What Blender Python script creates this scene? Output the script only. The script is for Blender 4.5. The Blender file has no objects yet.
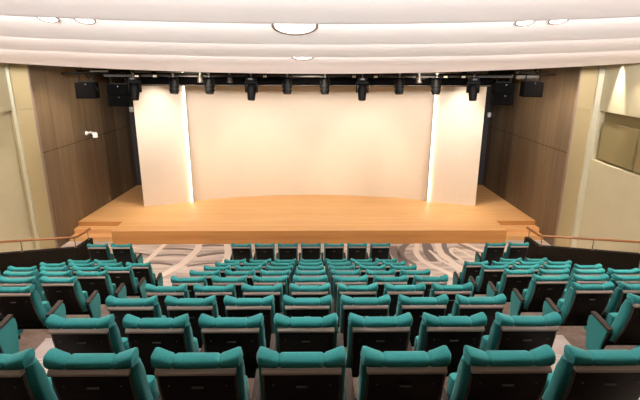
import bpy, bmesh, math, random
from mathutils import Vector, Matrix
random.seed(7)
S = bpy.context.scene
COL = S.collection
PI = math.pi

# ------------------------------------------------------------------ camera
cam_d = bpy.data.cameras.new('camera')
cam_d.sensor_width = 36.0
F = 480.756
cam_d.lens = F / 640.0 * 36.0
cam_d.clip_start = 0.05
CAM = bpy.data.objects.new('camera', cam_d)
COL.objects.link(CAM)
t, ya, ro = 0.28657, 0.01744, 0.00343
fw = Vector((math.sin(ya) * math.cos(t), math.cos(ya) * math.cos(t), -math.sin(t)))
r0 = Vector((math.cos(ya), -math.sin(ya), 0))
u0 = r0.cross(fw)
rr = math.cos(ro) * r0 + math.sin(ro) * u0
uu = -math.sin(ro) * r0 + math.cos(ro) * u0
CP = Vector((0.045, 0.0, 5.197))
M4 = Matrix(((rr.x, uu.x, -fw.x, CP.x), (rr.y, uu.y, -fw.y, CP.y), (rr.z, uu.z, -fw.z, CP.z), (0, 0, 0, 1)))
CAM.matrix_world = M4
S.camera = CAM


def in_frame(p, m=0):
    d = Vector(p) - CP
    z = d.dot(fw)
    if z < 0.2:
        return False
    x = 320 + F * d.dot(rr) / z
    y = 200 - F * d.dot(uu) / z
    return -m < x < 640 + m and -m < y < 400 + m


# ------------------------------------------------------------------ materials
def mat(name, col, rough=0.6, metal=0.0, spec=None, sheen=0.0):
    m = bpy.data.materials.new(name)
    m.use_nodes = True
    b = m.node_tree.nodes['Principled BSDF']
    b.inputs['Base Color'].default_value = (*col, 1)
    b.inputs['Roughness'].default_value = rough
    b.inputs['Metallic'].default_value = metal
    if spec is not None:
        b.inputs['Specular IOR Level'].default_value = spec
    if sheen:
        b.inputs['Sheen Weight'].default_value = sheen
        b.inputs['Sheen Roughness'].default_value = 0.4
    return m


def noise_mix(m, c1, c2, scale=(1, 1, 1), nscale=5.0, detail=4.0, lo=0.35, hi=0.65, bump=0.0, coord='Object', rough=0.6):
    nt = m.node_tree
    N, L = nt.nodes, nt.links
    b = N['Principled BSDF']
    tc = N.new('ShaderNodeTexCoord')
    mp = N.new('ShaderNodeMapping')
    mp.inputs['Scale'].default_value = scale
    nz = N.new('ShaderNodeTexNoise')
    nz.inputs['Scale'].default_value = nscale
    nz.inputs['Detail'].default_value = detail
    nz.inputs['Roughness'].default_value = rough
    rp = N.new('ShaderNodeValToRGB')
    rp.color_ramp.elements[0].position = lo
    rp.color_ramp.elements[1].position = hi
    rp.color_ramp.elements[0].color = (*c1, 1)
    rp.color_ramp.elements[1].color = (*c2, 1)
    L.new(tc.outputs[coord], mp.inputs['Vector'])
    L.new(mp.outputs[0], nz.inputs['Vector'])
    L.new(nz.outputs['Fac'], rp.inputs[0])
    L.new(rp.outputs[0], b.inputs['Base Color'])
    if bump:
        bp = N.new('ShaderNodeBump')
        bp.inputs['Strength'].default_value = bump
        bp.inputs['Distance'].default_value = 0.004
        L.new(nz.outputs['Fac'], bp.inputs['Height'])
        L.new(bp.outputs[0], b.inputs['Normal'])
    return m


TEAL = noise_mix(mat('teal_fabric', (0.02, 0.25, 0.23), 0.9, spec=0.15, sheen=0.12), (0.015, 0.155, 0.157), (0.024, 0.197, 0.198),
                 (1, 1, 1), 90, 3, 0.3, 0.7, 0.25)
SHELL = mat('black_plastic_shell', (0.0045, 0.0038, 0.003), 0.5, spec=0.22)
TRIMM = mat('taupe_trim', (0.23, 0.19, 0.16), 0.42)
CAPW = noise_mix(mat('dark_wood_cap', (0.09, 0.065, 0.05), 0.6, spec=0.12), (0.02, 0.0145, 0.011), (0.042, 0.031, 0.024), (6, 1, 6), 12)
BLACK = mat('black_metal', (0.003, 0.0028, 0.0026), 0.6, spec=0.12)
BLACKM = mat('matt_black', (0.0022, 0.002, 0.002), 0.9, spec=0.04)
GREYM = mat('grey_metal', (0.3, 0.29, 0.28), 0.35, 0.8)
CHROME = mat('brushed_steel', (0.6, 0.58, 0.55), 0.25, 1.0)
WHITE = mat('white_plastic', (0.8, 0.79, 0.77), 0.4)
LENS = mat('dark_lens', (0.03, 0.03, 0.035), 0.08)
SILVER = mat('silver_foil', (0.55, 0.53, 0.52), 0.35, 0.7)
CEIL = mat('ceiling_paint', (0.82, 0.755, 0.73), 0.85, spec=0.2)
DARKC = mat('dark_ceiling', (0.03, 0.028, 0.026), 0.9)
BEIGE = noise_mix(mat('beige_wall_cloth', (0.5, 0.4, 0.22), 0.85, spec=0.2), (0.39, 0.315, 0.172), (0.42, 0.34, 0.188), (1, 1, 1), 60, 2, .3, .7)
PALE = noise_mix(mat('pale_wall_paint', (0.55, 0.49, 0.35), 0.6, spec=0.3), (0.52, 0.475, 0.325), (0.55, 0.505, 0.345), (1, 1, 1), 2, 2, .3, .7)
TRIMP = mat('pale_trim', (0.54, 0.515, 0.385), 0.5)
PANELG = noise_mix(mat('olive_panel_cloth', (0.4, 0.34, 0.19), 0.85, spec=0.2), (0.235, 0.19, 0.09), (0.27, 0.22, 0.11), (1, 1, 1), 80, 2, .3, .7)
CREAM = noise_mix(mat('cream_wall', (0.80, 0.66, 0.49), 0.75, spec=0.25), (0.70, 0.585, 0.45), (0.73, 0.615, 0.48), (1, 1, 14), 3, 3, .3, .7)
CREAMP = noise_mix(mat('cream_panel', (0.80, 0.7, 0.57), 0.7, spec=0.25), (0.71, 0.61, 0.49), (0.75, 0.65, 0.53), (2, 2, 20), 3, 3, .3, .7, 0.15)
CHAR = mat('charcoal_wall', (0.035, 0.033, 0.036), 0.8)
PARA = noise_mix(mat('dark_brown_parapet', (0.03, 0.022, 0.015), 0.7, spec=0.15), (0.009, 0.006, 0.0035), (0.014, 0.010, 0.006), (1, 1, 1), 25)
RAILW = mat('orange_wood_rail', (0.25, 0.09, 0.022), 0.4)
RIB = mat('lit_brown_shell_edge', (.035, .028, .022), .45)  # brown lightened so the shell edge seems to catch light
NOSE = mat('step_nosing', (.3, .27, .25), .5)
BEZEL = mat('lamp_bezel', (.13, .085, .06), .5)
GRILLE = mat('grille_cloth', (.0025, .0022, .0022), .95, spec=.03)
PSOCK = mat('pale_socket', (.75, .68, .5), .4)
LABELG = mat('grey_slot', (0.09, 0.085, 0.08), 0.4)


def wood_mat(name, c1, c2, plank_axis, plank_w, rough, grain):
    """fine grain plus planks, in object coordinates"""
    m = mat(name, c1, rough)
    nt = m.node_tree
    N, L = nt.nodes, nt.links
    b = N['Principled BSDF']
    tc = N.new('ShaderNodeTexCoord')
    mp = N.new('ShaderNodeMapping')
    mp.inputs['Scale'].default_value = grain
    nz = N.new('ShaderNodeTexNoise')
    nz.inputs['Scale'].default_value = 1.0
    nz.inputs['Detail'].default_value = 6
    nz.inputs['Roughness'].default_value = 0.65
    L.new(tc.outputs['Object'], mp.inputs[0])
    L.new(mp.outputs[0], nz.inputs[0])
    sep = N.new('ShaderNodeSeparateXYZ')
    L.new(tc.outputs['Object'], sep.inputs[0])
    dv = N.new('ShaderNodeMath'); dv.operation = 'DIVIDE'
    dv.inputs[1].default_value = plank_w
    L.new(sep.outputs[plank_axis], dv.inputs[0])
    fl = N.new('ShaderNodeMath'); fl.operation = 'FLOOR'
    L.new(dv.outputs[0], fl.inputs[0])
    wn = N.new('ShaderNodeTexWhiteNoise'); wn.noise_dimensions = '1D'
    L.new(fl.outputs[0], wn.inputs['W'])
    ad = N.new('ShaderNodeMath'); ad.operation = 'MULTIPLY_ADD'
    ad.inputs[1].default_value = 0.22
    L.new(wn.outputs['Value'], ad.inputs[0])
    L.new(nz.outputs['Fac'], ad.inputs[2])
    rp = N.new('ShaderNodeValToRGB')
    rp.color_ramp.elements[0].position = 0.38
    rp.color_ramp.elements[1].position = 0.82
    rp.color_ramp.elements[0].color = (*c1, 1)
    rp.color_ramp.elements[1].color = (*c2, 1)
    L.new(ad.outputs[0], rp.inputs[0])
    L.new(rp.outputs[0], b.inputs['Base Color'])
    return m


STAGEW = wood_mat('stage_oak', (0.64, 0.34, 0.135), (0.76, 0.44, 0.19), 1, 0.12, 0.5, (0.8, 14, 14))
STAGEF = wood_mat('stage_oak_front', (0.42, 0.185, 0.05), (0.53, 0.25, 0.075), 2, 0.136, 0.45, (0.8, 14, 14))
WOODWALL = wood_mat('dark_veneer_wall', (0.085, 0.056, 0.03), (0.2, 0.138, 0.078), 1, 0.9, 0.5, (20, 20, 0.5))
CARPET = noise_mix(mat('grey_carpet', (0.3, 0.27, 0.25), 0.95, spec=0.1), (0.30, 0.24, 0.21), (0.62, 0.52, 0.45), (0.5, 3.2, 1), 1.1, 5, .36, .6, 0.0, 'Object', .6)
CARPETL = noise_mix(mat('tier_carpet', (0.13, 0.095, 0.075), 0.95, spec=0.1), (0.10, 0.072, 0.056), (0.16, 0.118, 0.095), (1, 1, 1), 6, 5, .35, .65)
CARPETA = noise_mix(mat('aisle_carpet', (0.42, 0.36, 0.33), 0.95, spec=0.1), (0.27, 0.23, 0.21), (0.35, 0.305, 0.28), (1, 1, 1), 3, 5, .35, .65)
BAND = mat('pale_carpet_band', (0.70, 0.60, 0.52), 0.95, spec=0.1)
DBAND = mat('dark_carpet_band', (0.19, 0.15, 0.135), 0.95, spec=0.1)


def emis(name, col, st):
    m = bpy.data.materials.new(name)
    m.use_nodes = True
    b = m.node_tree.nodes['Principled BSDF']
    b.inputs['Base Color'].default_value = (*col, 1)
    b.inputs['Emission Color'].default_value = (*col, 1)
    b.inputs['Emission Strength'].default_value = st
    return m


LAMPE = emis('lamp_diffuser', (1, 0.95, 0.9), 1.6)
LEDE = emis('led_diffuser', (1, 0.88, 0.66), 4.5)
COVEE = emis('cove_led_diffuser', (1, 0.9, 0.84), 3.0)


# ------------------------------------------------------------------ mesh helpers
class MB:
    def __init__(self):
        self.b = bmesh.new()

    def box(self, c, s, rot=None, mi=0):
        vs = bmesh.ops.create_cube(self.b, size=1.0)['verts']
        for v in vs:
            p = Vector((v.co.x * s[0], v.co.y * s[1], v.co.z * s[2]))
            if rot is not None:
                p = rot @ p
            v.co = p + Vector(c)
        for v in vs:
            for f in v.link_faces:
                f.material_index = mi
        return vs

    def quad(self, pts, mi=0):
        f = self.b.faces.new([self.b.verts.new(p) for p in pts])
        f.material_index = mi
        return f

    def prism(self, poly, axis, a, b, mi=0):
        """poly of 2-D points; axis x: (y,z), y: (x,z), z: (x,y)"""
        def P(p, h):
            if axis == 'x': return (h, p[0], p[1])
            if axis == 'y': return (p[0], h, p[1])
            return (p[0], p[1], h)
        A = [self.b.verts.new(P(p, a)) for p in poly]
        B = [self.b.verts.new(P(p, b)) for p in poly]
        n = len(poly)
        fs = [self.b.faces.new(A), self.b.faces.new(B[::-1])]
        for i in range(n):
            fs.append(self.b.faces.new((A[i], B[i], B[(i + 1) % n], A[(i + 1) % n])))
        for f in fs:
            f.material_index = mi

    def loft(self, rings, cap=True):
        R = [[self.b.verts.new(p) for p in r] for r in rings]
        n = len(R[0])
        for a, b in zip(R, R[1:]):
            for i in range(n):
                self.b.faces.new((a[i], a[(i + 1) % n], b[(i + 1) % n], b[i]))
        if cap:
            self.b.faces.new(R[0][::-1])
            self.b.faces.new(R[-1])

    def tube(self, pts, r, n=10, r2=None):
        pts = [Vector(p) for p in pts]
        rings = []
        for i, p in enumerate(pts):
            a = pts[max(0, i - 1)]
            b = pts[min(len(pts) - 1, i + 1)]
            d = (b - a).normalized()
            up = Vector((0, 0, 1)) if abs(d.z) < 0.9 else Vector((1, 0, 0))
            s = d.cross(up).normalized()
            w = s.cross(d)
            rad = r if r2 is None else r + (r2 - r) * i / (len(pts) - 1)
            rings.append([p + rad * (math.cos(2 * PI * k / n) * s + math.sin(2 * PI * k / n) * w) for k in range(n)])
        self.loft(rings)

    def lathe(self, prof, n=24, M=None):
        """prof of (radius, z) around z; M places it"""
        rings = []
        for (r, z) in prof:
            ring = []
            for k in range(n):
                p = Vector((r * math.cos(2 * PI * k / n), r * math.sin(2 * PI * k / n), z))
                ring.append(M @ p if M is not None else p)
            rings.append(ring)
        self.loft(rings)

    def build(self, name, mats, parent=None, smooth=True, bevel=0.0, seg=2, recalc=True):
        if recalc:
            bmesh.ops.recalc_face_normals(self.b, faces=self.b.faces)
        me = bpy.data.meshes.new(name)
        self.b.to_mesh(me)
        self.b.free()
        for m in (mats if isinstance(mats, (list, tuple)) else [mats]):
            me.materials.append(m)
        if smooth:
            for p in me.polygons:
                p.use_smooth = True
            try:
                me.set_sharp_from_angle(angle=math.radians(40))
            except Exception:
                pass
        o = bpy.data.objects.new(name, me)
        COL.objects.link(o)
        if parent is not None:
            o.parent = parent
        if bevel:
            md = o.modifiers.new('bevel', 'BEVEL')
            md.width = bevel
            md.segments = seg
            md.limit_method = 'ANGLE'
        return o


def tag(o, label, cat, group=None):
    o['label'] = label
    o['category'] = cat
    if group:
        o['group'] = group
    return o


def struct(o):
    o['kind'] = 'structure'
    return o


def thing(name, loc, label, cat, group=None):
    o = bpy.data.objects.new(name, None)
    o.empty_display_size = 0.1
    COL.objects.link(o)
    o.location = loc
    return tag(o, label, cat, group)


def copy_tree(o, parent=None):
    c = o.copy()
    COL.objects.link(c)
    if parent is not None:
        c.parent = parent
    for ch in list(o.children):
        copy_tree(ch, c)
    return c


def area(name, loc, rot, sx, sy, e, col=(1, 0.9, 0.8), spread=180):
    d = bpy.data.lights.new(name, 'AREA')
    d.shape = 'RECTANGLE'
    d.size, d.size_y = sx, sy
    d.energy = e
    d.color = col
    d.spread = math.radians(spread)
    o = bpy.data.objects.new(name, d)
    COL.objects.link(o)
    o.location = loc
    o.rotation_euler = rot
    return o


def spot(name, loc, target, e, ang=60, blend=0.6, col=(1, 0.85, 0.65), rad=0.06):
    d = bpy.data.lights.new(name, 'SPOT')
    d.energy = e
    d.spot_size = math.radians(ang)
    d.spot_blend = blend
    d.color = col
    d.shadow_soft_size = rad
    o = bpy.data.objects.new(name, d)
    COL.objects.link(o)
    o.location = loc
    v = Vector(target) - Vector(loc)
    o.rotation_euler = v.to_track_quat('-Z', 'Y').to_euler()
    return o


# ------------------------------------------------------------------ numbers
YA, RD, RISE = 10.63, 0.932, 0.341           # front row, row depth, tier rise
ROWY = [YA - RD * i for i in range(12)]
ROWZ = [0, 0] + [RISE * k for k in range(1, 11)]
STY, STZ = 13.1, 0.41
XL, XR = -7.72, 7.62                          # side walls of the house

# ------------------------------------------------------------------ floor with tiers
m = MB()
poly = [(18.6, -0.3), (18.6, 0.0)]
for i in range(2, 12):
    yf = ROWY[i - 1] - 0.06
    poly += [(yf, ROWZ[i - 1]), (yf, ROWZ[i])]
poly += [(-2.6, ROWZ[11]), (-2.6, -0.3)]
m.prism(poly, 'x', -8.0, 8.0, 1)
for f in m.b.faces:                            # flat front zone gets the patterned carpet
    if f.normal.z == 0:
        f.normal_update()
    c = f.calc_center_median()
    if abs(c.z) < 1e-4 and abs(f.normal.z) > 0.9:
        f.material_index = 0


def band(pts, w, mi, z):
    P = [Vector((x, y, z)) for x, y in pts]
    # resample with Catmull-Rom
    Q = []
    for i in range(len(P) - 1):
        a = P[max(0, i - 1)]; b = P[i]; c = P[i + 1]; d = P[min(len(P) - 1, i + 2)]
        for k in range(6):
            s = k / 6
            Q.append(0.5 * ((2 * b) + (c - a) * s + (2 * a - 5 * b + 4 * c - d) * s * s + (3 * b - a - 3 * c + d) * s ** 3))
    Q.append(P[-1])
    L_, R_ = [], []
    n = len(Q)
    for i, p in enumerate(Q):
        d = (Q[min(n - 1, i + 1)] - Q[max(0, i - 1)]).normalized()
        s = Vector((-d.y, d.x, 0))
        ww = w * (0.55 + 0.45 * math.sin(PI * min(1, (i + 3) / (n + 4)))) / 2
        L_.append(m.b.verts.new(p + s * ww)); R_.append(m.b.verts.new(p - s * ww))
    for i in range(n - 1):
        f = m.b.faces.new((R_[i], R_[i + 1], L_[i + 1], L_[i]))
        f.material_index = mi
        f.normal_update()
        if f.normal.z < 0:
            f.normal_flip()


Z1, Z2 = 0.003, 0.0015
band([(-4.15, 13.6), (-4.24, 13.05), (-4.30, 12.4), (-4.36, 11.9), (-4.45, 11.04), (-4.6, 10.2)], .16, 2, Z1)
band([(-3.2, 13.6), (-3.22, 13.04), (-3.2, 12.63), (-3.27, 12.24), (-3.36, 11.74), (-3.51, 11.42), (-3.68, 11.04), (-3.95, 10.59), (-4.3, 10.1)], .22, 2, Z1)
band([(-2.5, 13.6), (-2.42, 13.04), (-2.30, 12.5), (-2.26, 12.09), (-2.28, 11.32), (-2.45, 10.5)], .19, 2, Z1)
band([(3.2, 13.6), (3.1, 12.99), (2.96, 12.47), (3.0, 11.91), (3.18, 11.52), (3.41, 11.21), (3.6, 10.8), (3.7, 10.3)], .17, 2, Z1)
band([(3.35, 12.6), (3.42, 12.3), (3.49, 11.9), (3.67, 11.58), (3.82, 11.2), (4.0, 10.75)], .11, 2, Z1)
band([(3.85, 13.5), (3.71, 12.99), (3.64, 12.32), (3.76, 11.8), (3.92, 11.39), (4.12, 11.0), (4.3, 10.6)], .2, 2, Z1)
band([(4.55, 11.1), (4.15, 11.7), (3.95, 12.31), (3.99, 12.64), (4.14, 12.72), (4.27, 12.5), (4.48, 12.0), (4.75, 11.5)], .1, 2, Z1)
band([(4.4, 13.4), (4.6, 12.95), (4.75, 12.62), (4.95, 12.25), (5.1, 11.9)], .12, 2, Z1)
band([(2.4, 12.9), (2.35, 12.4), (2.45, 11.9), (2.5, 11.4)], .28, 3, Z2)
band([(2.9, 13.2), (2.6, 12.7), (2.5, 12.1), (2.75, 11.6)], .2, 3, Z2)
band([(3.4, 13.2), (3.36, 12.8), (3.3, 12.2), (3.3, 11.8)], .3, 3, Z2)
band([(3.95, 13.2), (3.85, 12.8), (3.85, 12.35), (3.95, 11.9)], .16, 3, Z2)
band([(4.3, 13.2), (4.5, 12.75), (4.8, 12.3)], .1, 3, Z2)
band([(3.5, 11.7), (3.85, 11.75), (3.9, 11.3)], .12, 3, Z2)
for (x0, y0, x1, y1, w) in [(-4.2, 12.75, -3.2, 12.65, .12), (-4.2, 12.25, -3.35, 12.3, .1), (-4.3, 11.75, -3.6, 11.65, .12),
                            (-3.1, 12.2, -2.35, 12.45, .16), (-3.2, 11.55, -2.5, 11.75, .1), (-5.3, 12.5, -4.4, 12.3, .12), (-3.3, 12.95, -2.5, 13.0, .16)]:
    band([(x0, y0), ((x0 + x1) / 2, (y0 + y1) / 2 + .05), (x1, y1)], w, 3, Z2)
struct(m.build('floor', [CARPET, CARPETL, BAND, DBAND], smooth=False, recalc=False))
fl_ob = bpy.data.objects['floor']
_b = bmesh.new(); _b.from_mesh(fl_ob.data)
bmesh.ops.recalc_face_normals(_b, faces=[f for f in _b.faces if f.material_index < 2])
_b.to_mesh(fl_ob.data); _b.free()

# half steps in the two aisles, with a nosing
k = 0
for sx, x0, x1 in ((-1, -3.06, -2.0), (1, 1.98, 3.02)):
    m = MB()
    for i in range(2, 11):
        yf = ROWY[i - 1] - 0.06
        m.box(((x0 + x1) / 2, yf + 0.15, ROWZ[i - 1] + RISE / 4), (x1 - x0, 0.30, RISE / 2), mi=0)
        m.box(((x0 + x1) / 2, (yf + ROWY[i] - .06) / 2, ROWZ[i] + .0015), (x1 - x0, RD, 0.003), mi=0)
        m.box(((x0 + x1) / 2, yf + 0.28, ROWZ[i - 1] + RISE / 2 + .002), (x1 - x0, 0.035, 0.004), mi=1)
        m.box(((x0 + x1) / 2, yf - 0.02, ROWZ[i] + .004), (x1 - x0, 0.035, 0.006), mi=1)
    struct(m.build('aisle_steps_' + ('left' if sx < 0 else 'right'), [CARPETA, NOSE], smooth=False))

# ------------------------------------------------------------------ stage
m = MB()
A = 5.73
plan = [(-A, STY), (A, STY), (A, 13.95), (6.95, 13.95), (6.795, 18.345), (-6.795, 18.345), (-7.07, 13.95), (-A, 13.95)]
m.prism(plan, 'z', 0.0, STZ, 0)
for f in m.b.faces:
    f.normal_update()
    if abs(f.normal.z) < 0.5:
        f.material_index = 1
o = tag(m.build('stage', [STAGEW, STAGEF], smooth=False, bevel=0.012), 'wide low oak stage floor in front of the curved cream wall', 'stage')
for s, side in ((-1, 'left'), (1, 'right')):
    st = thing('stage_stairs', (s * 6.4, 13.65, 0), f'three-step oak stairs at the {side} end of the stage', 'stairs', 'stairs at the stage ends')
    for j, (ye, zt) in enumerate(((13.35, STZ / 3), (13.65, STZ * 2 / 3))):
        b = MB()
        xa, xb = 5.735, (7.075 if s < 0 else 6.955)
        b.box((s * ((xa + xb) / 2 - 6.4), (ye + 13.945) / 2 - 13.65, zt - STZ / 6), (xb - xa, 13.945 - ye, STZ / 3))
        b.build('step', [STAGEW], st, smooth=False, bevel=0.008)

# ------------------------------------------------------------------ back wall: arc, side panels, LED strips
def arc_wall(name, xa, xb, R, yc0, z0, z1, th, ma, n=40):
    m = MB()
    outer, inner = [], []
    for i in range(n + 1):
        x = xa + (xb - xa) * i / n
        y = yc0 - (R - math.sqrt(R * R - x * x))
        outer.append((x, y)); inner.append((x, y + th))
    m.prism(outer + inner[::-1], 'z', z0, z1)
    return m.build(name, [ma])


struct(arc_wall('wall_back', -4.5, 4.5, 11.3, 16.92, STZ, 5.55, 0.1, CREAM))
for s, side in ((-1, 'left'), (1, 'right')):
    p0 = Vector((s * 4.11, 16.0, 0)); p1 = Vector((s * 5.58, 15.5, 0))
    d = (p1 - p0).normalized(); nrm = Vector((-d.y, d.x, 0))
    if nrm.y < 0: nrm = -nrm
    q = [p0, p1, p1 + nrm * 0.14, p0 + nrm * 0.10]
    m = MB()
    m.prism([(v.x, v.y) for v in q], 'z', STZ, 5.55)
    struct(m.build('wall_panel_' + side, [CREAMP], smooth=False))
    led = thing('led_strip', (s * 4.085, 15.965, STZ), f'glowing vertical LED strip at the inner edge of the {side} cream panel', 'light', 'vertical LED strips')
    b = MB(); b.box((0, 0.0, 2.55), (0.036, 0.04, 5.08)); b.build('diffuser', [LEDE], led, smooth=False)
    b = MB(); b.box((s * -0.0, 0.04, 2.55), (0.07, 0.03, 5.1)); b.build('channel', [GREYM], led, smooth=False)

# stage wings and side walls
m = MB(); m.box((0, 18.4, 2.9), (14.6, 0.1, 5.9)); struct(m.build('wall_wing_back', [CHAR], smooth=False))
for s, side, xa, xb in ((-1, 'left', -7.15, -6.8), (1, 'right', 7.0, 6.8)):
    m = MB()
    ys = 12.8, 18.36
    xz = lambda y: xa + (xb - xa) * (y - ys[0]) / (ys[1] - ys[0])
    # two courses with a thin dark joint, each of two sheets
    for (z0, z1) in ((-0.02, 2.735), (2.75, 5.6)):
        for (y0, y1) in ((12.80, 14.3), (14.306, 16.2), (16.206, 18.36)):
            m.prism([(xz(y0), y0), (xz(y1), y1), (xz(y1) + s * .1, y1), (xz(y0) + s * .1, y0)], 'z', z0, z1, 0)
    m.prism([(xz(12.81) + s * .006, 12.81), (xz(18.36) + s * .006, 18.36), (xz(18.36) + s * .09, 18.36), (xz(12.81) + s * .09, 12.81)], 'z', 0, 5.6, 1)
    struct(m.build('wall_' + side, [WOODWALL, BLACKM], smooth=False))
    # beige return facing the audience, with one joint
    xo = XL if s < 0 else XR
    m = MB()
    for (z0, z1) in ((-0.02, 3.905), (3.912, 5.7)):
        m.box(((xa + xo) / 2 + s * .09, 12.83, (z0 + z1) / 2), (abs(xo - xa) + .12, 0.08, z1 - z0))
    m.box(((xa + xo) / 2 + s * .03, 12.85, 2.8), (abs(xo - xa) - .02, 0.06, 5.6))
    struct(m.build('wall_return_' + side, [BEIGE], smooth=False))
    m = MB(); m.box((xa + s * .006, 12.775, 2.8), (0.036, 0.06, 5.6)); struct(m.build('trim_1' if s < 0 else 'trim_3', [noise_mix(mat('veneer_edge_' + side, (.3, .2, .15), .4), (.20, .14, .11), (.27, .195, .155), (4, 4, .3), 4)], smooth=False))
    m = MB(); m.box((xo - s * (.05 if s < 0 else .07), 12.76, 2.8), (0.08 if s < 0 else 0.15, 0.07, 5.6)); struct(m.build('trim_2' if s < 0 else 'trim_4', [TRIMP], smooth=False))

# side wall of the house, right: bulkhead, recess with two acoustic panels
YN = -2.6
m = MB()
RZ0, RZ1, RY1, RY0 = 2.60, 3.90, 12.68, 8.6
m.box((XR + .1, (YN + 12.8) / 2, (RZ1 + 7.2) / 2), (.2, 12.8 - YN, 7.2 - RZ1))
struct(m.build('wall_bulkhead_right', [PALE], smooth=False))
m = MB(); m.box((XR + .1, (YN + 12.8) / 2, (RZ0 - .3) / 2), (.2, 12.8 - YN, RZ0 + .3))
struct(m.build('wall_side_right', [PALE], smooth=False))
m = MB(); m.box((XR + .1, (RY1 + 12.8) / 2, (RZ0 + RZ1) / 2), (.2, 12.8 - RY1, RZ1 - RZ0))
struct(m.build('wall_pier_right', [PALE], smooth=False))
m = MB(); m.box((XR + .1, (YN + RY0) / 2, (RZ0 + RZ1) / 2), (.2, RY0 - YN, RZ1 - RZ0))
struct(m.build('wall_pier_right_rear', [PALE], smooth=False))
m = MB(); m.box((XR + .19, (RY1 + RY0) / 2, (RZ0 + RZ1) / 2), (.06, RY1 - RY0, RZ1 - RZ0))
struct(m.build('wall_recess_right', [PANELG], smooth=False))
for j, (y0, y1, lab) in enumerate(((11.12, 12.52, 'olive cloth acoustic panel in the right wall recess, nearer the stage'), (9.62, 11.02, 'olive cloth acoustic panel in the right wall recess, cut by the picture edge'))):
    ap = MB(); ap.box((XR + .1, (y0 + y1) / 2, (2.65 + 3.62) / 2), (.118, y1 - y0, .97))
    tag(ap.build('acoustic_panel', [PANELG], smooth=False, bevel=.012), lab, 'panel', 'acoustic panels')
# left: bulkhead above a shallow full height niche
m = MB()
m.box((XL - .1, (YN + 12.8) / 2, (3.87 + 7.2) / 2), (.2, 12.8 - YN, 7.2 - 3.87))
m.box((XL - .2, (YN + 12.8) / 2, 1.8), (.2, 12.8 - YN, 4.2))
struct(m.build('wall_side_left', [PALE], smooth=False))
m = MB(); m.box((0, YN - .1, 4.5), (16, .2, 6)); struct(m.build('wall_rear', [PALE], smooth=False))

# ------------------------------------------------------------------ ceiling: five sagging louvre panels
EDGES = [(2.2, 0.011, 5.62), (4.6, 0.0078, 5.4945), (7.0, 0.00506, 5.382), (9.4, 0.00409, 5.216), (11.8, 0.00506, 4.844)]
ARC = 0.012                                   # the edges curve round the audience in plan
SL = 0.38


def louvre(t):
    """height of a louvre above its front edge, t metres back: flat at the lip, then rising"""
    return SL * t * (.5 + .5 * t / (t + .45))


def edge_z(i, x):
    return EDGES[i][2] + EDGES[i][1] * x * x


NX = 48
XS = [XL - .02 + (XR - XL + .04) * i / NX for i in range(NX + 1)]
PROF = {}
for i in range(len(EDGES)):
    d = EDGES[i][0]
    dn = EDGES[i - 1][0] if i else YN
    m = MB()
    rows = []
    prof = [(d + .05, 0.9), (d + .05, 0.02), (d + .035, 0.0), (d, 0.0), (d - .02, 0.008)]
    for s_ in range(1, 9):
        q = s_ / 8
        dy = (d - .02) - (d - .02 - dn) * q
        prof.append((dy, 0.008 + louvre(d - .02 - dy)))
    for (y, dz) in prof:
        rows.append([m.b.verts.new((x, y - ARC * x * x, edge_z(i, x) + dz)) for x in XS])
    for a, b in zip(rows, rows[1:]):
        for k in range(NX):
            m.b.faces.new((a[k], a[k + 1], b[k + 1], b[k]))
    struct(m.build('ceiling' if i == 0 else f'ceiling_panel_{i}', [CEIL], smooth=True))
m = MB(); m.box((0, 15.1, 5.65), (15.4, 6.6, .1)); struct(m.build('ceiling_stage', [DARKC], smooth=False))
m = MB(); m.box((0, 4.6, 7.25), (16, 14.6, .1)); struct(m.build('ceiling_slab', [DARKC], smooth=False))

COVE_E = (46, 38, 34, 28)
COVE_C = ((1, .93, .91),) * 4
# cove lights lying on top of each louvre edge, washing the next louvre
for i in range(0, 4):
    for k in range(7):
        x = -6.6 + 2.2 * k
        sl = 2 * EDGES[i][1] * x
        lo = area('cove_lamp', (x, EDGES[i][0] + .13 - ARC * x * x, edge_z(i, x) + .07), (0, 0, 0), 2.2, .05, COVE_E[i], COVE_C[i], 100)
        lo.rotation_euler = (Matrix.Rotation(-math.atan(2 * ARC * x), 3, 'Z') @ Matrix.Rotation(-math.atan(sl), 3, 'Y') @ Matrix.Rotation(math.radians(106), 3, 'X')).to_euler()


def panel_z(i, x, y):
    d = EDGES[i][0]
    y = y + ARC * x * x
    return edge_z(i, x) + .008 + louvre(d - .02 - y)


def downlight(i, x, y, rad, lab, energy):
    z = panel_z(i, x, y)
    th = math.atan((panel_z(i, x, y - .05) - panel_z(i, x, y + .05)) / .1)
    ph = math.atan((panel_z(i, x + .05, y) - panel_z(i, x - .05, y)) / .1)
    o = thing('downlight', (x, y, z), lab, 'light', 'ceiling downlights')
    Mr = Matrix.Rotation(-th, 4, 'X') @ Matrix.Rotation(-ph, 4, 'Y')
    b = MB(); b.lathe([(rad * .93, 0.03), (rad, 0.0), (rad * 1.02, -.012), (rad * .95, -.016), (rad * .9, -.004), (rad * .9, .03)], 40, Mr)
    b.build('bezel', [BEZEL], o)
    b = MB(); b.lathe([(rad * .9, 0.02), (rad * .9, -.006), (rad * .86, -.009)], 40, Mr)
    b.build('diffuser', [LAMPE], o)
    if energy:
        spot('down_spot', (x, y, z - .05), (x, y, z - 2), energy, 120, .5, (1, .87, .76), rad)
    return o


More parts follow.
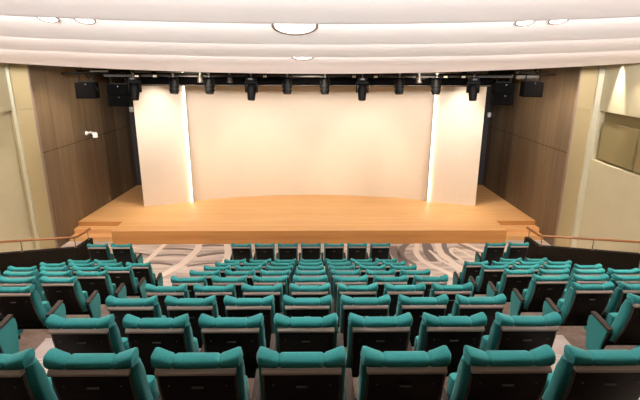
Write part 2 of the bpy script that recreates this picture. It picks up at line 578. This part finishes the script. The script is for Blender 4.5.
# louvre number, x, y of each downlight
LOC = {'big': (2, -0.162, 6.324), 'far': (4, -0.15, 10.581), 'l1': (2, -3.103, 6.174), 'l2': (2, -2.68, 6.204), 'r1': (2, 2.649, 6.206), 'r2': (2, 3.038, 6.161)}
for nm, rad, lab, e in (('big', .285, 'large round white downlight in the middle of the louvred ceiling', 90),
                        ('far', .24, 'round downlight low in the ceiling, half hidden behind a louvre edge', 70),
                        ('l1', 0.118, 'small round downlight, outer of the left ceiling pair', 45),
                        ('l2', 0.118, 'small round downlight, inner of the left ceiling pair', 45),
                        ('r1', .113, 'small round downlight, inner of the right ceiling pair', 45),
                        ('r2', .113, 'small round downlight, outer of the right ceiling pair', 45)):
    i, x, y = LOC[nm]
    downlight(i, x, y, rad, lab, e)
# unseen spots without fixtures, added to brighten the seating, strongest over the side blocks
for (i, x, y, e) in ((1, -4.8, 3.9, 60), (1, 0, 3.9, 28), (1, 4.8, 3.9, 60), (0, -4.2, 1.5, 30), (0, 4.2, 1.5, 30), (0, 0, 1.5, 20),
                     (3, -5.3, 7.6, 420), (3, 5.3, 7.6, 420), (4, -5.2, 9.8, 290), (4, 5.2, 9.8, 290)):
    z = panel_z(i, x, y)
    spot('down_spot', (x, y, z - .04), (x, y, z - 2), e, 130 if e < 100 else 105, .5, (1, .88, .77), .12)
# wall washers close to the side walls
spot('washer_lamp', (XR - .17, 12.05, 5.5), (XR - .0, 11.95, 3.2), 560, 32, .8, (1, .92, .76), .02)
spot('washer_lamp', (XL + .17, 11.95, 5.5), (XL - .05, 11.9, 3.2), 420, 34, .8, (1, .92, .76), .02)
spot('washer_lamp', (XR - .5, 10.9, 5.1), (XR, 11.4, 1.5), 50, 100, .8, (1, .88, .7), .1)
spot('washer_lamp', (XL + .5, 10.9, 5.1), (XL, 11.6, 1.5), 50, 100, .8, (1, .88, .7), .1)

# ------------------------------------------------------------------ stage lighting
for s in (-1, 1):
    spot('panel_washer', (s * 4.75, 15.0, 5.35), (s * 4.85, 15.7, 1.2), 270, 58, .9, (1, .92, .8), .08)
    spot('wall_washer', (s * 1.5, 13.55, 4.25), (s * 1.9, 16.7, 1.7), 90, 60, .8, (1, .91, .78), .1)
    spot('wall_washer', (s * 2.15, 15.0, 5.4), (s * 2.0, 16.6, 1.0), 44, 70, .9, (1, .9, .76), .15)
    spot('stage_wash', (s * 3.2, 12.6, 5.2), (s * 2.6, 15.7, .4), 255, 80, .9, (1, .9, .74), .2)
    spot('stage_side_wash', (s * 6.2, 12.6, 5.2), (s * 6.6, 14.2, .4), 230, 95, .9, (1, .86, .68), .2)
    spot('wing_wash', (s * 5.8, 14.6, 5.3), (s * 6.9, 15.8, 1.5), 75, 100, .9, (1, .86, .68), .2)
spot('wall_washer', (0, 15.0, 5.4), (0, 16.9, 1.0), 30, 80, .9, (1, .9, .76), .15)
spot('stage_wash', (0, 12.6, 5.2), (0, 15.6, .4), 280, 85, .9, (1, .9, .74), .2)

# ------------------------------------------------------------------ truss, lamps, speakers
tr = thing('lighting_truss', (0, 13.3, 4.8), 'black lighting pipe rig hung across the top of the stage', 'lighting rig')
b = MB(); b.tube([(-6.6, 0, 0), (6.6, 0, 0)], .028, 10); b.build('pipe', [BLACK], tr)
b = MB(); b.tube([(-6.3, .3, .05), (5.6, .3, .05)], .024, 10); b.build('pipe', [BLACK], tr)
for x in (-6.2, -4.2, -2.1, 0, 2.1, 4.2, 6.2):
    b = MB(); b.tube([(x, 0, 0), (x, 0, .8)], .012, 8); b.build('hanger', [BLACK], tr)
    b = MB(); b.tube([(x, .3, .05), (x, .3, .8)], .012, 8); b.build('hanger', [BLACK], tr)
    b = MB(); b.box((x, .15, .03), (.03, .34, .03)); b.build('cross_bar', [BLACK], tr)
b = MB(); b.box((0, .06, -.055), (11.0, .05, .07)); b.build('cable_tray', [mat('brown_tray', (.05, .042, .036), .5)], tr)
bd = thing('masking_border', (0, 13.9, 4.43), 'long black masking board behind the row of stage lamps', 'board')
b = MB(); b.box((0, 0, .16), (10.3, .04, .3)); b.build('board', [BLACKM], bd, smooth=False)
b = MB(); b.box((0, -.03, .035), (10.3, .03, .014)); b.build('edge_strip', [mat('tan_edge', (.16, .11, .06), .5)], bd, smooth=False)
for x in (-4, 0, 4):
    b = MB(); b.tube([(x, 0, .3), (x, 0, 1.2)], .012, 8); b.build('hanger', [BLACK], bd)


def clampmb(dz=0):
    b = MB()
    b.lathe([(.045, -.03), (.045, .03)], 14, Matrix.Translation((0, 0, 0)) @ Matrix.Rotation(PI / 2, 4, 'Y'))
    b.box((0, 0, -.06), (.04, .05, .07))
    return b


def par_lamp():
    o = thing('spotlight', (0, 0, 0), '', 'stage light', 'stage lamps on the pipe')
    clampmb().build('clamp', [GREYM], o)
    y = MB()
    y.tube([(-.0, 0, -.08), (-.1, 0, -.11), (-.125, 0, -.2), (-.125, .02, -.36)], .012, 8)
    y.tube([(.0, 0, -.08), (.1, 0, -.11), (.125, 0, -.2), (.125, .02, -.36)], .012, 8)
    y.build('yoke', [BLACK], o)
    Mh = Matrix.Translation((0, .02, -.34)) @ Matrix.Rotation(math.radians(-16), 4, 'X')
    h = MB()
    h.lathe([(.04, .2), (.085, .17), (.095, .1), (.095, .04), (.125, .03), (.125, -.03), (.11, -.035), (.11, -.07), (.128, -.075), (.128, -.13), (.11, -.14), (.112, -.18), (.09, -.2)], 24, Mh)
    hb = h.build('lamp_head', [BLACK], o)
    l = MB(); l.lathe([(.085, -.2), (.07, -.206)], 24, Mh); l.build('lens', [LENS], hb)
    c = MB(); c.tube([(.03, 0, -.02), (.14, .03, -.08), (.1, .06, -.2), (.03, .06, -.22)], .007, 6); c.build('cable', [BLACK], o)
    return o


def moving_head():
    o = thing('moving_head_light', (0, 0, 0), '', 'stage light', 'stage lamps on the pipe')
    clampmb().build('clamp', [CHROME], o)
    b = MB()
    b.box((0, 0, -.14), (.27, .22, .12)); b.build('base', [BLACK], o, bevel=.02)
    p = MB(); p.box((0, -.113, -.13), (.11, .008, .045)); p.build('display', [LABELG], o)
    y = MB()
    y.box((0, 0, -.225), (.34, .13, .05))
    for s in (-1, 1):
        y.prism([(-.055, -.2), (.055, -.2), (.045, -.46), (.02, -.5), (-.02, -.5), (-.045, -.46)], 'x', s * .135, s * .17)
    y.build('yoke', [BLACK], o, bevel=.008)
    Mh = Matrix.Translation((0, .0, -.42)) @ Matrix.Rotation(math.radians(-14), 4, 'X')
    h = MB()
    h.lathe([(.05, .16), (.1, .13), (.125, .06), (.13, -.03), (.115, -.1), (.105, -.2), (.1, -.27), (.085, -.285)], 24, Mh)
    hb = h.build('lamp_head', [BLACK], o)
    l = MB(); l.lathe([(.084, -.283), (.06, -.295)], 24, Mh); l.build('lens', [LENS], hb)
    return o


pl, mh = par_lamp(), moving_head()
LX = [(-4.7, 1), (-3.65, 0), (-2.7, 0), (-1.58, 1), (-.62, 0), (.4, 0), (1.41, 1), (2.41, 0), (3.41, 0), (4.42, 1)]
MH_L = ['black moving head lamp at the left end of the stage pipe', 'black yoke-mounted moving head lamp left of the stage centre',
        'black yoke-mounted moving head lamp right of the stage centre', 'black moving head lamp at the right end of the stage pipe']
PL_L = ['small black stage lamp in front of the left cream panel', 'small black stage lamp just right of the left LED strip',
        'small black stage lamp left of centre, beside the left centre moving head', 'small black stage lamp at the middle of the pipe, right of centre',
        'small black stage lamp right of the right centre moving head', 'small black stage lamp above the right LED strip']
a_ = b_ = 0
for x, big in LX:
    src = mh if big else pl
    if big:
        o = src if a_ == 0 else copy_tree(src); o['label'] = MH_L[a_]; a_ += 1
    else:
        o = src if b_ == 0 else copy_tree(src); o['label'] = PL_L[b_]; b_ += 1
    o.location = (x, 13.3, 4.8)
    o.rotation_euler = (0, 0, random.uniform(-.12, .12))
# little junction boxes on the pipe
JX = [(-4.58, 'junction box with pale sockets right of the left end moving head'), (-4.1, 'junction box with pale sockets at the left panel'),
      (-1.2, 'junction box with pale sockets right of the left centre moving head'), (1.17, 'junction box with pale sockets left of the right centre moving head'),
      (1.75, 'junction box with pale sockets right of the right centre moving head'), (3.62, 'junction box with pale sockets over the right LED strip'), (4.1, 'junction box with pale sockets left of the right end moving head')]
proto = None
for x, lab in JX:
    if proto is None:
        o = proto = thing('socket_box', (0, 0, 0), '', 'socket', 'junction boxes on the pipe')
        b = MB(); b.box((0, -.03, -.005), (.17, .07, .08)); b.build('body', [BLACK], o, bevel=.006)
        b = MB(); b.box((0, -.067, 0), (.1, .012, .05)); b.build('socket', [PSOCK], o)
    else:
        o = copy_tree(proto)
    o['label'] = lab
    o.location = (x, 13.25, 4.735)
for i, (x, lab) in enumerate(((-2.93, 'stubby dark lamp clamped left of the second small stage lamp'), (-2.15, 'stubby dark lamp clamped left of the left centre moving head'), (2.93, 'stubby dark lamp clamped between the two right small stage lamps'))):
    if i == 0:
        o = sd = thing('work_light', (0, 0, 0), '', 'stage light', 'stubby lamps on the pipe')
        b = MB(); b.lathe([(.06, -.02), (.07, -.06), (.07, -.17), (.085, -.19), (.085, -.22), (.06, -.225)], 18, None); b.build('housing', [mat('dark_bronze', (.03, .022, .015), .5)], o)
        b = MB(); b.box((0, 0, 0), (.05, .06, .07)); b.build('clamp', [GREYM], o)
    else:
        o = copy_tree(sd)
    o['label'] = lab
    o.location = (x, 13.3, 4.79)


def speaker(x, y, ztop, w, h, dpt, two, lab, rz):
    o = thing('loudspeaker', (x, y, ztop - h), lab, 'loudspeaker', 'hanging loudspeakers')
    n = 2 if two else 1
    hh = h / n
    for k in range(n):
        b = MB(); b.box((0, 0, hh * k + hh / 2), (w, dpt, hh - .012)); b.build('cabinet', [BLACKM], o, bevel=.012)
        g = MB(); g.box((0, -dpt / 2 - .004, hh * k + hh / 2), (w - .05, .014, hh - .06)); g.build('grille', [GRILLE], o)
        d = MB(); d.box((w * .05, -dpt / 2 - .013, hh * k + hh - .045), (.025, .006, .014)); d.build('badge', [GREYM], o)
    for s in (-1, 1):
        br = MB(); br.box((s * w * .35, 0, h + (4.8 - ztop) / 2), (.03, .04, max(.05, 4.8 - ztop))); br.build('hanger', [BLACK], o)
    br = MB(); br.box((0, 0, h + .015), (w * .8, .05, .03)); br.build('bracket', [BLACK], o)
    o.rotation_euler = (0, 0, rz)
    return o


speaker(-6.06, 13.5, 4.555, .52, .43, .36, False, 'single black loudspeaker hanging beside the left dark wood wall', .12)
speaker(-5.22, 13.55, 4.5, .55, .58, .4, True, 'pair-stacked black loudspeaker hanging left of the cream panel', .1)
speaker(5.33, 13.55, 4.57, .55, .6, .4, True, 'pair-stacked black loudspeaker hanging right of the cream panel', -.08)
speaker(6.11, 13.5, 4.6, .52, .41, .36, False, 'single black loudspeaker hanging beside the right dark wood wall', -.12)
o = thing('duct_section', (6.02, 13.62, 4.77), 'crumpled silver foil duct above the right hanging loudspeaker', 'duct')
b = MB(); b.loft([[(-.3 + .06 * k, (.09 + .012 * (k % 2)) * math.cos(a), (.1 + .012 * (k % 2)) * math.sin(a)) for a in [2 * PI * j / 14 for j in range(14)]] for k in range(11)])
b.build('foil_tube', [SILVER], o)
for hx in (-.2, .2):
    b = MB(); b.tube([(hx, 0, .09), (hx, 0, .8)], .01, 6); b.build('hanger', [BLACK], o)
o = thing('light_bar', (-5.68, 13.5, 4.84), 'thin silver light bar above the left hanging loudspeakers', 'light')
b = MB(); b.box((0, 0, 0), (.48, .07, .06)); b.build('housing', [SILVER], o, bevel=.01)
for hx in (-.15, .15):
    b = MB(); b.tube([(hx, 0, .03), (hx, 0, .76)], .01, 6); b.build('hanger', [BLACK], o)
b = MB(); b.tube([(-6.05, 13.45, 4.79), (-5.95, 13.42, 4.68), (-5.82, 13.4, 4.6), (-5.78, 13.4, 4.42), (-5.74, 13.42, 4.33)], .02, 8)
tag(b.build('speaker_cable', [BLACK]), 'loose black cable drooping between the two left hanging loudspeakers', 'cable')
# cable swags along the pipe
for i, (x0, x1, lab) in enumerate(((-.95, -.2, 'thin dark cable swag left of the middle stage lamp'), (2.6, 3.3, 'thin dark cable swag between the two right small stage lamps'))):
    b = MB(); b.tube([(x0 + (x1 - x0) * k / 10, 13.24, 4.77 - .11 * math.sin(PI * k / 10)) for k in range(11)], .008, 6)
    tag(b.build('cable_swag', [BLACK]), lab, 'cable', 'cable swags on the pipe')

# security camera on the left veneer wall
o = thing('security_camera', (-7.01, 15.12, 2.93), 'white security camera on an arm on the left dark wood wall', 'camera')
b = MB(); b.lathe([(.07, 0), (.07, .03), (.05, .05)], 16, Matrix.Rotation(PI / 2, 4, 'Y')); b.build('mount', [WHITE], o)
b = MB(); b.tube([(.04, 0, 0), (.14, -.02, .03), (.25, -.05, .02)], .028, 8); b.build('arm', [WHITE], o)
b = MB(); b.box((.31, -.1, -.04), (.14, .26, .15), Matrix.Rotation(.5, 3, 'Z')); cb = b.build('housing', [WHITE], o, bevel=.02)
b = MB(); b.lathe([(.045, 0), (.045, .02)], 14, Matrix.Translation((.245, -.215, -.04)) @ Matrix.Rotation(.5, 4, 'Z') @ Matrix.Rotation(PI / 2, 4, 'X')); b.build('lens', [LENS], cb)
for x, z, lab in ((-6.68, 3.34, 'small white box on the charcoal wall left of the left cream panel'), (6.78, 3.16, 'small white box on the charcoal wall right of the right cream panel')):
    o = thing('wall_sensor', (x, 18.35, z), lab, 'sensor', 'white boxes in the wings')
    b = MB(); b.box((0, -.06, 0), (.17, .11, .19)); b.build('housing', [WHITE], o, bevel=.03)
    b = MB(); b.lathe([(.04, 0), (.03, .02)], 12, Matrix.Translation((0, -.115, -.02)) @ Matrix.Rotation(PI / 2, 4, 'X')); b.build('lens', [WHITE], o)

# ------------------------------------------------------------------ parapets with hand rails
for s, side, xo in ((-1, 'left', XL), (1, 'right', XR)):
    pr = MB()
    cx, ex, oy = (5.45, 5.40, 10.62)
    ce = Vector((s * cx, 10.62)); en = Vector((s * ex, 11.28)); ou = Vector((xo - s * .006, 10.12))
    th = .11
    ring = [(ou.x, ou.y), (ce.x, ce.y), (en.x, en.y), (en.x + s * th, en.y), (ce.x + s * th, ce.y + th), (ou.x, ou.y + th)]
    pr.prism(ring, 'z', 0.0, .9)
    o = tag(pr.build('parapet', [PARA], smooth=False, bevel=.008), f'dark brown parapet wall beside the front rows of the {side} block', 'parapet', 'dark parapets')
    hr = thing('handrail', (s * 5.42, 10.55, .9), f'wooden handrail on steel posts along the {side} parapet', 'handrail', 'wooden handrails')
    pts = [(xo - s * .01, 10.20, 1.17), (s * 5.46, 10.62, 1.17), (s * 5.40, 11.2, 1.17)]
    off = Vector((s * 5.42, 10.55, .9))
    pts = [Vector(p) - off for p in pts]
    pts[1:2] = [pts[1] + (pts[0] - pts[1]).normalized() * .05, pts[1] + (pts[2] - pts[1]).normalized() * .05]
    b = MB(); b.tube(pts, .028, 12); b.build('rail', [RAILW], hr)
    for (x, y) in ((s * 6.62, 10.42 - .03), (s * 5.52, 10.64), (s * 5.45, 11.16)):
        b = MB(); b.tube([Vector((x, y, .9)) - off, Vector((x, y, 1.15)) - off], .011, 8)
        b.lathe([(.03, 0), (.03, .012)], 12, Matrix.Translation(Vector((x, y, .9)) - off)); b.build('post', [CHROME], hr)

# ------------------------------------------------------------------ auditorium chair
def rrect(w, d, r, n=4):
    pts = []
    for (cx, cy, a0) in ((w / 2 - r, d / 2 - r, 0), (-w / 2 + r, d / 2 - r, PI / 2), (-w / 2 + r, -d / 2 + r, PI), (w / 2 - r, -d / 2 + r, 1.5 * PI)):
        for k in range(n + 1):
            a = a0 + PI / 2 * k / n
            pts.append((cx + r * math.cos(a), cy + r * math.sin(a)))
    return pts


BACKP = [(0.015, .93), (.012, .88), (.018, .82), (.035, .74), (.065, .64), (.105, .54), (.15, .45), (.185, .38)]   # rear face of the shell (y, z)


def build_chair(first):
    o = thing('auditorium_chair', (0, 0, 0), '', 'chair', 'teal auditorium chairs in rows')
    # shell
    b = MB()
    rings = []
    for i, (y, z) in enumerate(BACKP):
        w = .408 - .03 * max(0, i - 3) / 4
        rings.append([(px, y + .018 + py, z) for px, py in rrect(w, .036, .012, 2)])
    b.loft(rings)
    sh = b.build('back_shell', [SHELL], o)
    # raised rim of the shell
    for s in (-1, 1):
        b = MB(); b.tube([(s * .203 - s * .016 * max(0, i - 3) / 4, y + .006, z) for i, (y, z) in enumerate(BACKP[1:])], .008, 6)
        b.build('shell_rib', [RIB], sh)
    b = MB(); b.box((0, .012, .80), (.062, .01, .008)); b.build('pull_slot', [LABELG], sh)
    for s in (-1, 1):
        b = MB(); b.lathe([(.005, 0), (.004, .004)], 8, Matrix.Translation((s * .15, .014, .81)) @ Matrix.Rotation(PI / 2, 4, 'X')); b.build('screw', [LABELG], sh)
    b = MB(); b.prism([(-.018, .892), (-.02, .908), (-.004, .926), (.03, .93), (.03, .89)], 'x', -.209, .209)
    b.build('shell_trim', [TRIMM], o, bevel=.005)
    # cushion in front of the shell
    b = MB()
    rings = []
    for i, (y, z) in enumerate(BACKP):
        w = .472 - .015 * i / 7
        dp = (.085, .105, .13)[min(i, 2)]
        if i == 0: z = .915
        rings.append([(px, y + .025 + dp / 2 + py, z) for px, py in rrect(w, dp, .04, 5)])
    b.loft(rings)
    b.build('back_cushion', [TEAL], o)
    # head roll with raised ears and two stitched seams
    b = MB()
    rings = []
    N = 36
    for i in range(N + 1):
        x = -.238 + .476 * i / N
        a = abs(x) / .238
        ear = max(0, (a - .52) / .48)
        ear = ear * ear * (3 - 2 * ear)
        ear = ear if a < .52 else .35 * ear + .65 * (a - .52) / .48
        zc, h, dpt = .943 + .019 * ear, .029 + .015 * ear, .05 + .012 * ear
        sc = 1.0
        if abs(a - .50) < .02: sc = .8
        if a > .9:
            q = (a - .9) / .1
            sc = math.sqrt(max(.08, 1 - q * q * .92))
        ring = []
        for k in range(16):
            th = 2 * PI * k / 16
            cy, cz = math.cos(th), math.sin(th)
            ex = .7
            yy = math.copysign(abs(cy) ** ex, cy) * dpt * sc
            zz = math.copysign(abs(cz) ** ex, cz) * h * sc
            xx = x if a < .9 else math.copysign(.2142 + (abs(x) - .2142) * 1.0, x)
            ring.append((xx, .043 + yy + .01 * ear, zc + zz))
        rings.append(ring)
    b.loft(rings)
    b.build('headrest', [TEAL], o)
    # tip-up seat, folded
    b = MB()
    rings = []
    for (zl, g) in ((-.19, .09), (-.182, .03), (-.16, 0), (0, 0), (.14, 0), (.165, .02), (.178, .09)):
        ring = []
        for px, py in rrect(.44, .12, .045, 4):
            ring.append((px * (1 - g * .3), .325 + py * (1 - g * 4) - .16 * zl, .465 + zl))
        rings.append(ring)
    b.loft(rings)
    b.build('seat', [TEAL], o)
    # arms
    for s in ((1, -1) if first else (1,)):
        xc = s * .277
        b = MB()
        b.prism([(.17, .525), (.47, .55), (.505, .515), (.515, .43), (.47, .14), (.25, .14), (.22, .34)], 'x', xc - .026, xc + .026)
        ar = b.build('armrest', [TEAL], o, bevel=.012, seg=3)
        b = MB()
        b.box((xc, .32, .553), (.056, .32, .032), Matrix.Rotation(math.radians(5), 3, 'X'))
        b.build('arm_cap', [CAPW], ar, bevel=.008)
        b = MB(); b.prism([(.15, .50), (.21, .52), (.27, .34), (.23, .28)], 'x', xc - .018, xc + .018); b.build('hinge_bracket', [BLACK], ar)
    for s in ((1, -1) if first else (1,)):
        b = MB(); b.prism([(.23, .2), (.41, .2), (.39, .016), (.45, .016), (.45, 0), (.19, 0), (.19, .016), (.25, .016)], 'x', s * .276 - .022, s * .276 + .022); b.build('leg', [BLACK], o)
    b = MB(); b.box((0, .36, .335), (.5, .2, .06)); b.build('seat_frame', [BLACK], o)
    return o


chA, chB = build_chair(True), build_chair(False)
chA.location = chB.location = (0, 0, 0)
ORD = ['first', 'second', 'third', 'fourth', 'fifth', 'sixth', 'seventh', 'eighth', 'ninth', 'tenth']
used = {0: False, 1: False}


def chair(x, y, z, firstc, label, rz=0):
    src = chA if firstc else chB
    key = 0 if firstc else 1
    if used[key]:
        o = copy_tree(src)
    else:
        o = src; used[key] = True
    o.location = (x, y, z)
    o.rotation_euler = (0, 0, rz)
    o['label'] = label


DY = [-.045, -.045, -.045, -.045, -.045, -.045, -.05, -.06, -.072, -.09]
CX = [.02, .02, .02, .02, .02, .02, .02, .0, .0, -.01]
for i in range(10):
    for k in range(7):
        x = (k - 3) * .55 + CX[i]
        if k < 3: w = f'{ORD[k]} from left'
        elif k == 3: w = 'fourth and middle'
        else: w = f'{ORD[6 - k]} from right'
        row = "front row, nearest the stage" if i == 0 else f"{ORD[i]} row from the stage"
        chair(x, ROWY[i] + DY[i], ROWZ[i], k == 0, f'teal chair, {w} in the centre block\'s {row}')
for s, side in ((-1, 'left'), (1, 'right')):
    for i in range(10):
        for k in range(4):
            if i < 2 and k < 2: continue
            x = s * ((3.13 if s < 0 else 3.07) + .245 + .556 * k)
            if s < 0 and i < 2: x += .04
            pts = [(x + dx, ROWY[i] + dy, ROWZ[i] + dz) for dx in (-.25, .25) for dy in (0, .45) for dz in (.6, .95)]
            if not any(in_frame(p, 2) for p in pts): continue
            w = ('second from the end' if k == 2 else 'end one by the parapet') if False else f'{ORD[k - (2 if i < 2 else 0)]} from the aisle'
            row = "front row, nearest the stage" if i == 0 else f"{ORD[i]} row from the stage"
            firstc = (k == 3) if s < 0 else (k == (2 if i < 2 else 0))
            chair(x, ROWY[i] + DY[i], ROWZ[i], firstc, f'teal chair, {w} in the {side} block\'s {row}')

# ------------------------------------------------------------------ world and view
w = bpy.data.worlds.new('world')
S.world = w
w.use_nodes = True
w.node_tree.nodes['Background'].inputs[0].default_value = (1, .9, .8, 1)
w.node_tree.nodes['Background'].inputs[1].default_value = 0.02
S.view_settings.view_transform = 'Standard'
S.view_settings.look = 'None'
S.view_settings.gamma = 1.0
S.view_settings.use_curve_mapping = False
S.view_settings.exposure = 0.6
S.cycles.max_bounces = 10
S.cycles.diffuse_bounces = 6
S.cycles.use_denoising = True
